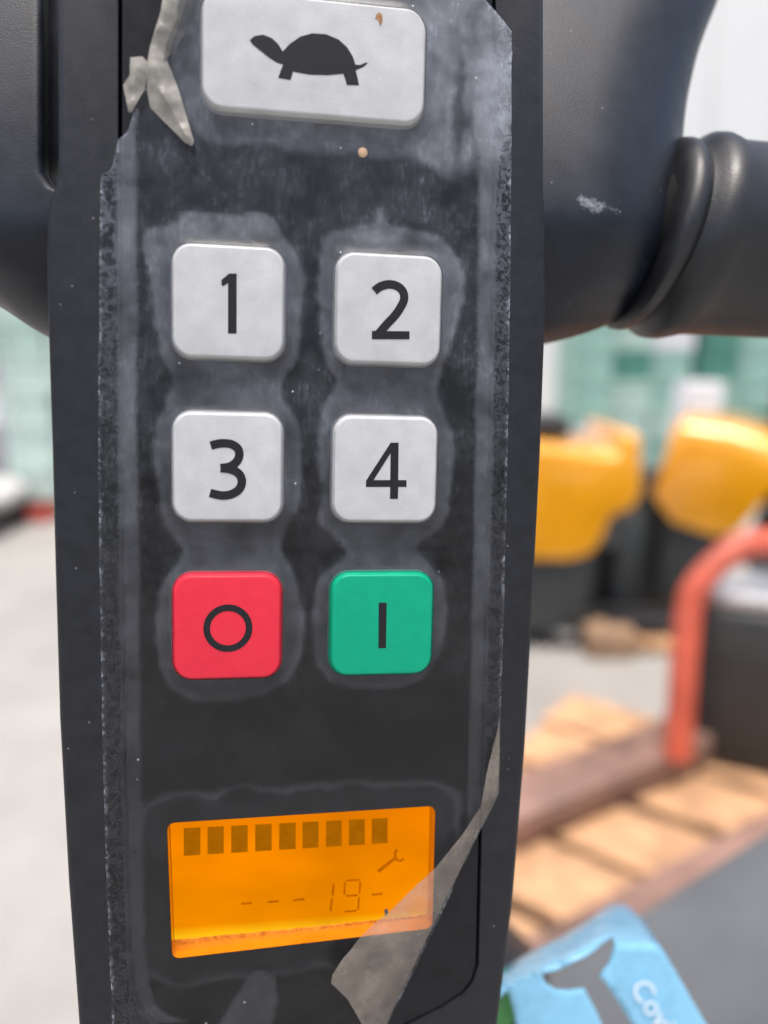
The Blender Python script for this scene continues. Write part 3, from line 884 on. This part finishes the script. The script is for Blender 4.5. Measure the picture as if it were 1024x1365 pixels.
def nz(A, s, seed=0.0, oct_=3):
    out = np.zeros(len(A)); amp = 1.0; f = s
    for o in range(oct_):
        out += amp * np.array([noise.noise(Vector((a[0] * f, a[1] * f, seed + 7.3 * o))) for a in A]); amp *= 0.5; f *= 2.1
    return out
def box_sd(A, cx, cy, w, h, r):
    d = np.abs(A - np.array([cx, cy])) - np.array([w / 2 - r, h / 2 - r])
    return np.linalg.norm(np.maximum(d, 0), axis=1) + np.minimum(d.max(axis=1), 0) - r
def sstep(x, a, b):
    t = np.clip((x - a) / (b - a), 0, 1); return t * t * (3 - 2 * t)
n1 = nz(A, 0.16, 1.0); n2 = nz(A, 0.5, 5.0); n3 = nz(A, 0.05, 11.0, 2)
h_rel = sstep(A[:, 1], -40, 45)                       # haze grows towards the top: sky reflection put into the film colour
dk = np.full(len(A), 1e9); halo = np.zeros(len(A))
for k, (cx, cy) in KEYS.items():
    dk = np.minimum(dk, box_sd(A, cx, cy, 15, 15.1, 2.7))
# air pockets where the film stands off the foil round each column of keys
c1 = lambda X, Y: (147 + X / 1.921, 267 + Y / 1.921)
c2 = lambda X, Y: (150 + X / 1.796, 680 + Y / 1.796)
PK_L = [c1(*q) for q in ((78, 95), (110, 70), (170, 55), (185, 30), (240, 30), (330, 40), (385, 28), (425, 60), (460, 110), (490, 160), (500, 220), (490, 290), (490, 370), (470, 430), (440, 470), (450, 520), (485, 570), (490, 650), (488, 760))] + \
       [c2(*q) for q in ((425, 40), (405, 85), (425, 130), (448, 190), (460, 280), (445, 370), (390, 430), (290, 458), (190, 455), (125, 410), (105, 330), (103, 250), (120, 170), (165, 115), (160, 85), (125, 40))] + \
       [c1(*q) for q in ((120, 760), (112, 680), (115, 580), (140, 520), (155, 460), (135, 410), (115, 330), (105, 230), (95, 160))]
PK_R = [c1(*q) for q in ((530, 180), (550, 90), (600, 75), (670, 60), (690, 20), (710, 60), (800, 75), (860, 110), (900, 170), (905, 250), (880, 340), (850, 430), (840, 490), (865, 560), (880, 640), (872, 760))] + \
       [c2(*q) for q in ((790, 40), (735, 80), (745, 112), (790, 170), (800, 260), (780, 350), (730, 410), (650, 428), (540, 420), (490, 370), (475, 300), (480, 230), (500, 150), (560, 105), (520, 60), (495, 30))] + \
       [c1(*q) for q in ((535, 760), (532, 600), (550, 520), (580, 460), (545, 400), (530, 300))]
amp = 0.55 + 0.75 * sstep(A[:, 1], -28, 40)  # pockets paler upwards: sky reflection and dirt put into the haze
for pk in (PK_L, PK_R):
    po = ccw(smooth_poly(pxl(pk, WI), True, 3))
    sd = seg_dist(A, po) * np.where(inside(A, po), 1, -1) + 0.25 * n1 + 0.22 * n2
    hk = sstep(sd, -0.35, 0.55) * (0.86 + 0.3 * np.exp(-((sd - 0.6) / 0.5) ** 2))
    hk *= 1 - 0.35 * np.clip(0.4 + 1.1 * n3, 0, 1)
    halo = np.maximum(halo, hk * amp)
def blob(cx, cy, rx, ry, soft=0.25, na=0.25):
    x, y = px(cx, cy, WI)
    q = np.sqrt(((A[:, 0] - x) / (rx * 0.105)) ** 2 + ((A[:, 1] - y) / (ry * 0.105)) ** 2)
    return 1 - sstep(q + na * n1 * 1.3 + 0.1 * n2, 1 - soft, 1 + soft)
for a in ((290, 303, 60, 16), (345, 300, 26, 18), (500, 315, 40, 14), (205, 345, 16, 26)):
    halo = np.maximum(halo, 1.6 * blob(*a, 0.55, 0.4) * (halo > 0.2))
dT = box_sd(A, *TK, 3.0)
dk = np.minimum(dk, dT)
halo = np.maximum(halo, 1.25 * (1 - sstep(dT + 1.2 * n1 + .3 * n2, 3.0, 4.4)))
halo = np.maximum(halo, 2.6 * blob(600, 60, 45, 110, 0.2, 0.3))
halo = np.maximum(halo, 3.2 * blob(655, 110, 28, 110, 0.25, 0.2))
halo = np.maximum(halo, 2.2 * blob(590, 195, 50, 32, 0.3, 0.35))
halo = np.maximum(halo, 0.55 * blob(225, 60, 40, 90, 0.3, 0.3))
dark1 = blob(612, 150, 9, 60, 0.5, 0.5)
halo *= 1 - 0.8 * dark1
# display surround: thin lighter outline
dl = seg_dist(A, win)
halo = np.maximum(halo, 0.40 * np.exp(-((dl - 3.9 + 1.3 * n1) / 0.55) ** 2) * np.where(A[:, 1] < px(400, 1275)[1], 0.7, 1))
halo = np.maximum(halo, 0.10 * (1 - sstep(dl + 1.2 * n1, 3.2, 4.2)))
po = ccw(pxl([(147 + X / 1.787, 1020 + Y / 1.787) for X, Y in ((325, 505), (345, 488), (370, 486), (395, 500), (400, 560), (385, 640), (380, 760), (180, 760), (245, 640), (290, 560))], WI))
halo = np.maximum(halo, 0.5 * sstep(seg_dist(A, po) * np.where(inside(A, po), 1, -1) + 0.15 * n2, -0.2, 0.5))
# film bridging the groove round the keypad foil: a pale strip on either side
dg = seg_dist(A, ins)
inner = inside(A, ins)
strip = np.where(inner, 1 - sstep(dg + 0.3 * n1, 1.6, 2.1), 1 - sstep(dg, 0.5, 0.8))
strip *= (0.5 + 1.0 * h_rel) * (A[:, 1] > -75)
haze = np.maximum(halo, 0.95 * strip)
# overall veil towards the top, blotchy: sky reflection put into the haze
veil = 0.28 * h_rel * np.clip(0.55 + 0.9 * n1 + 0.5 * n2, 0, 1.4) + 0.05 * np.clip(0.5 + n3 + n1, 0, 1.5)
zone_border = np.where(inner, 0.0, 1.0) * sstep(dg, 0.5, 0.9) * (0.22 + 0.9 * sstep(A[:, 1], 0, 55))
de = seg_dist(A, film_out)
edge = (1 - sstep(de, 0.10, 0.42))
edge = edge * np.clip(0.35 + 0.9 * n2 + 0.4 * n1, 0.05, 1.0)
haze = np.clip(haze * (0.75 + 0.35 * n1 + 0.2 * n2) + veil * (1 - zone_border), 0, 4.0)
rise = np.exp(-np.clip(dk, 0, None) / 1.3)
wz = np.where(inner, WI + 0.07 + 0.33 * sstep(strip, 0.1, 0.9), WH + 0.06) + 0.75 * rise + 0.05 * np.minimum(halo, 1) + 0.03 * n2
wz = np.where(~inner & (dg < 0.6), WH + 0.03, wz)
V = [(A[i, 0], A[i, 1], wz[i]) for i in range(len(A))]

def film_mat():
    m, nt, out = mat_new('clear_film')
    tc = N(nt, 'TexCoord')
    at_h = N(nt, 'Attribute', attribute_name='haze'); at_b = N(nt, 'Attribute', attribute_name='border'); at_e = N(nt, 'Attribute', attribute_name='edge')
    # streaky fine scratches and dust
    mp = N(nt, 'Mapping'); mp.inputs['Scale'].default_value = (1.0, 0.35, 1.0)
    nt.links.new(tc.outputs['Object'], mp.inputs[0])
    na = N(nt, 'TexNoise', Scale=1300.0, Detail=4.0, Roughness=0.7); nt.links.new(mp.outputs[0], na.inputs['Vector'])
    nb = N(nt, 'TexNoise', Scale=420.0, Detail=5.0, Roughness=0.65); nt.links.new(tc.outputs['Object'], nb.inputs['Vector'])
    nm = N(nt, 'TexNoise', Scale=750.0, Detail=3.0, Distortion=1.5); nt.links.new(tc.outputs['Object'], nm.inputs['Vector'])
    grain = ramp(nt, na.outputs[0], [(0.35, (0.90,) * 3), (0.7, (1.12,) * 3)])
    cloud = ramp(nt, nb.outputs[0], [(0.3, (0.88,) * 3), (0.7, (1.10,) * 3)])
    h = math_n(nt, 'MULTIPLY', at_h.outputs['Fac'], 0.105)
    h = math_n(nt, 'MULTIPLY', h, grain); h = math_n(nt, 'MULTIPLY', h, cloud)
    mot = ramp(nt, nm.outputs[0], [(0.44, (0.0,) * 3), (0.56, (1.0,) * 3)])
    b = math_n(nt, 'MULTIPLY', at_b.outputs['Fac'], mot)
    b = math_n(nt, 'MULTIPLY', b, 0.10)
    ed = N(nt, 'TexNoise', Scale=1600.0, Detail=2.0); nt.links.new(tc.outputs['Object'], ed.inputs['Vector'])
    er = ramp(nt, ed.outputs[0], [(0.45, (0.1,) * 3), (0.6, (1.0,) * 3)])
    ee = math_n(nt, 'MULTIPLY', at_e.outputs['Fac'], er); ee = math_n(nt, 'MULTIPLY', ee, 0.45)
    vo = N(nt, 'TexVoronoi', Scale=330.0); nt.links.new(tc.outputs['Object'], vo.inputs['Vector'])
    sz = ramp(nt, vo.outputs['Distance'], [(0.02, (1, 1, 1)), (0.07, (0, 0, 0))])
    rnd = N(nt, 'SeparateColor'); nt.links.new(vo.outputs['Color'], rnd.inputs[0])
    th = math_n(nt, 'GREATER_THAN', rnd.outputs[0], 0.72)
    du = math_n(nt, 'MULTIPLY', math_n(nt, 'MULTIPLY', sz, th), 0.5)
    at_d = N(nt, 'Attribute', attribute_name='dust')
    fd_ = N(nt, 'TexNoise', Scale=2300.0, Detail=3.0, Roughness=0.7); nt.links.new(mp.outputs[0], fd_.inputs['Vector'])
    fr2 = ramp(nt, fd_.outputs[0], [(0.50, (0.0,) * 3), (0.72, (1.0,) * 3)])
    h = math_n(nt, 'ADD', h, math_n(nt, 'MULTIPLY', math_n(nt, 'MULTIPLY', at_d.outputs['Fac'], fr2), 0.075))
    s = math_n(nt, 'ADD', h, b); s = math_n(nt, 'ADD', s, ee); s = math_n(nt, 'ADD', s, du, True)
    tr_ = N(nt, 'BsdfTransparent'); tr_.inputs[0].default_value = (0.97, 0.97, 0.97, 1)
    df = N(nt, 'BsdfDiffuse'); df.inputs[0].default_value = (0.62, 0.67, 0.77, 1)
    mx = N(nt, 'MixShader'); nt.links.new(s, mx.inputs[0]); nt.links.new(tr_.outputs[0], mx.inputs[1]); nt.links.new(df.outputs[0], mx.inputs[2])
    gl = N(nt, 'BsdfGlossy')
    rg = math_n(nt, 'MULTIPLY_ADD', at_h.outputs['Fac'], 0.12); nt.nodes[-1].inputs[2].default_value = 0.13
    nt.links.new(rg, gl.inputs['Roughness'])
    bp = N(nt, 'Bump', Strength=0.12, Distance=0.0001); nt.links.new(nb.outputs[0], bp.inputs['Height'])
    nt.links.new(bp.outputs[0], gl.inputs['Normal'])
    fr_ = N(nt, 'Fresnel', IOR=1.36)
    mx2 = N(nt, 'MixShader'); nt.links.new(fr_.outputs[0], mx2.inputs[0]); nt.links.new(mx.outputs[0], mx2.inputs[1]); nt.links.new(gl.outputs[0], mx2.inputs[2])
    nt.links.new(mx2.outputs[0], out.inputs[0])
    return m
film = mesh_obj('protective_film', V, F2, film_mat(), head, smooth=True, scale=0.001, recalc=False)
film['label'] = 'clear scuffed protective film with air pockets round the keys'
me = film.data
bm = bmesh.new(); bm.from_mesh(me)
for f in bm.faces:
    if f.normal.z < 0: f.normal_flip()
bm.to_mesh(me); bm.free()
for nm, arr in (('haze', haze), ('dust', np.clip(0.12 + h_rel * (0.55 + 0.8 * n1 + 0.4 * n2), 0.05, 1.5)), ('border', zone_border), ('edge', edge)):
    at_ = me.attributes.new(nm, 'FLOAT', 'POINT'); at_.data.foreach_set('value', arr.astype(np.float32))

# folded-over flap and torn shred: milky back side of the film
def milky(name, alpha, col, seed=0.0):
    m, nt, out = mat_new(name)
    tc = N(nt, 'TexCoord'); n = N(nt, 'TexNoise', Scale=220.0, Detail=6.0, Roughness=0.65); nt.links.new(tc.outputs['Object'], n.inputs['Vector'])
    c = ramp(nt, n.outputs[0], [(0.3, tuple(x * 0.75 for x in col)), (0.7, tuple(min(1, x * 1.15) for x in col))])
    p = N(nt, 'BsdfPrincipled', Roughness=0.35); nt.links.new(c, p.inputs['Base Color'])
    b = N(nt, 'Bump', Strength=0.5, Distance=0.0002); nt.links.new(n.outputs[0], b.inputs['Height']); nt.links.new(b.outputs[0], p.inputs['Normal'])
    t = N(nt, 'BsdfTransparent')
    f = ramp(nt, n.outputs[0], [(0.25, (alpha - 0.1,) * 3), (0.75, (alpha + 0.12,) * 3)])
    mx = N(nt, 'MixShader'); nt.links.new(f, mx.inputs[0]); nt.links.new(t.outputs[0], mx.inputs[1]); nt.links.new(p.outputs[0], mx.inputs[2])
    nt.links.new(mx.outputs[0], out.inputs[0])
    return m
flap_px = [(668, 966), (669, 1000), (667, 1060), (660, 1078), (640, 1114), (600, 1196), (560, 1278), (520, 1362), (505, 1395), (492, 1395), (484, 1365), (462, 1325), (440, 1302), (442, 1290), (455, 1270), (466, 1258), (478, 1242), (496, 1225), (515, 1211), (545, 1183), (580, 1152), (615, 1112), (640, 1075), (648, 1030), (658, 995)]
flap2 = densify([(float(a), float(b)) for a, b in flap_px], 12)
WFL = WI + 1.4
fo = ccw(pxl(flap2, WFL))
V2, F2 = fill(fo, [], 0.8)
B = np.array(V2)
fold = [px(x, y, WFL) for x, y in ((668, 966), (669, 1000), (667, 1060), (660, 1078), (640, 1114), (520, 1362), (505, 1395))]
df_ = seg_dist(B, fold, False)
wq = WFL - 0.9 + 1.3 * (1 - np.exp(-df_ / 2.0)) + 0.10 * df_ + 0.25 * nz(B, 0.15, 3.0)
fm = mesh_obj('folded_flap', [(B[i, 0], B[i, 1], wq[i]) for i in range(len(B))], F2, milky('milky_film_back', 0.48, (0.32, 0.275, 0.23)), film, scale=0.001)
fm['label'] = 'milky folded back corner of the film'
dx, dy = px(515, 1216, WFL + 1.2)
dsp_ = [(dx + 0.32 * math.cos(a) * (1 + 0.5 * noise.noise(Vector((a, 1, 2)))), dy + 0.5 * math.sin(a) * (1 + 0.5 * noise.noise(Vector((a, 5, 2))))) for a in np.linspace(0, 2 * math.pi, 15)[:-1]]
plate('dirt_spot', ccw(dsp_), WFL + 1.15, WFL + 1.2, plain('dirt', (0.09, 0.07, 0.05), 0.8, 0.5, 3000), film)
shred_m = milky('torn_film_shred', 0.60, (0.42, 0.40, 0.35))
def shred(name, pts, mid, label=None, mat=None):
    q = densify([(float(a), float(b)) for a, b in pts], 10)
    o2 = ccw(pxl(q, WI + 2.0))
    V2, F2 = fill(o2, [], 0.4)
    B = np.array(V2)
    ml = [px(x, y, WI + 2.0) for x, y in mid]
    d = seg_dist(B, ml, False)
    wv = WI + 2.4 - 0.5 * d + 0.45 * nz(B, 0.3, 4.0) + 0.14 * nz(B, 0.9, 8.0)
    o = mesh_obj(name, [(B[i, 0], B[i, 1], wv[i]) for i in range(len(B))], F2, mat or shred_m, film, scale=0.001)
    if label: o['label'] = label
shred('torn_shred', [(228, -60), (262, -60), (244, 10), (232, 45), (222, 78), (236, 112), (246, 145), (259, 190), (256, 196), (246, 190), (226, 168), (200, 142), (196, 122), (195, 96), (200, 62), (214, 18)], [(240, -60), (206, 66), (208, 110), (256, 194)], 'twisted torn strip of film at the top left')
shred('torn_shred', [(173, 74), (190, 76), (198, 84), (193, 118), (182, 140), (176, 152), (172, 150), (166, 124), (163, 110), (173, 100)], [(186, 76), (180, 110), (174, 150)])

shred('torn_shred', [(246, -50), (268, -50), (258, 0), (246, 42), (232, 70), (218, 82), (222, 60), (236, 25)], [(250, -50), (222, 70)], None, milky('shaded_film_fold', 0.55, (0.10, 0.10, 0.10)))  # fold in shadow: its shade is put into a darker film colour
# ------------------------------------------------------------------ blue paper tag hanging behind the head, right
tagm = plain('sky_blue_card', (0.22, 0.52, 0.74), 0.3, 0.12, 120, 0.2, 300, coat=0.3)
tpx = [(640, 1310), (676, 1287), (710, 1267), (750, 1247), (790, 1222), (812, 1206), (826, 1203), (840, 1209), (856, 1226), (890, 1276), (930, 1346), (980, 1430), (878, 1430), (845, 1368), (818, 1326), (800, 1301), (814, 1284), (820, 1262), (818, 1246), (804, 1254), (780, 1272), (752, 1288), (722, 1298), (727, 1311), (742, 1320), (760, 1321), (779, 1318), (796, 1350), (830, 1430), (700, 1430), (686, 1350), (678, 1320), (650, 1345)]
tq = densify([(float(a), float(b)) for a, b in tpx], 9)
def tdepth(x, y):
    """card bends back over its top fold"""
    ridge = 1232 + max(0.0, (800 - x)) * 0.42
    up_ = max(0.0, ridge + 30 - y)
    return 0.168 + 0.00042 * up_ + 0.000004 * up_ * up_ + 0.00004 * (x - 800)
V2, F2 = fill(ccw([(x, -y) for x, y in tq]), [], 9.0)
pts3 = [at(x, -y, tdepth(x, -y)) for x, y in V2]
cen = at(826, 1430, 0.168)
to = mesh_obj('blue_tag', [tuple(q - cen) for q in pts3], F2, tagm, None)
to.location = cen
sm = to.modifiers.new('thickness', 'SOLIDIFY'); sm.thickness = 0.0005
tag(to, 'bent sky blue card tag with white writing and a die-cut hole', 'tag')
whm = plain('white_print', (0.70, 0.78, 0.83), 0.5, 0.05, 200)
fc = bpy.data.curves.new('writing', 'FONT'); fc.body = 'Covi'; fc.size = 1.0; fc.extrude = 0.0
fo_ = bpy.data.objects.new('writing_src', fc); COL.objects.link(fo_)
bpy.context.view_layer.update()
tm = bpy.data.meshes.new_from_object(fo_.evaluated_get(bpy.context.evaluated_depsgraph_get()))
bpy.data.objects.remove(fo_)
bm = bmesh.new(); bm.from_mesh(tm)
bmesh.ops.triangulate(bm, faces=bm.faces)
bmesh.ops.subdivide_edges(bm, edges=bm.edges, cuts=1)
SZ = 40.0; ang = math.radians(57)
for v in bm.verts:
    X, Y = v.co.x * SZ, v.co.y * SZ
    x = 839 + X * math.cos(ang) + Y * math.sin(ang)
    y = 1316 + X * math.sin(ang) - Y * math.cos(ang)
    v.co = at(x, y, tdepth(x, y) - 0.0009) - cen
wobj = bm_obj('writing', bm, whm, to)
grm = plain('green_card', (0.10, 0.36, 0.10), 0.4, 0.2, 100)
V, F = loft([[tuple(at(x, y, d) - cen) for x, y in ((640, 1292), (700, 1290), (726, 1304), (690, 1345), (672, 1400), (640, 1400))] for d in (0.1745, 0.1755)])
mesh_obj('green_lining', V, F, grm, to, smooth=False)
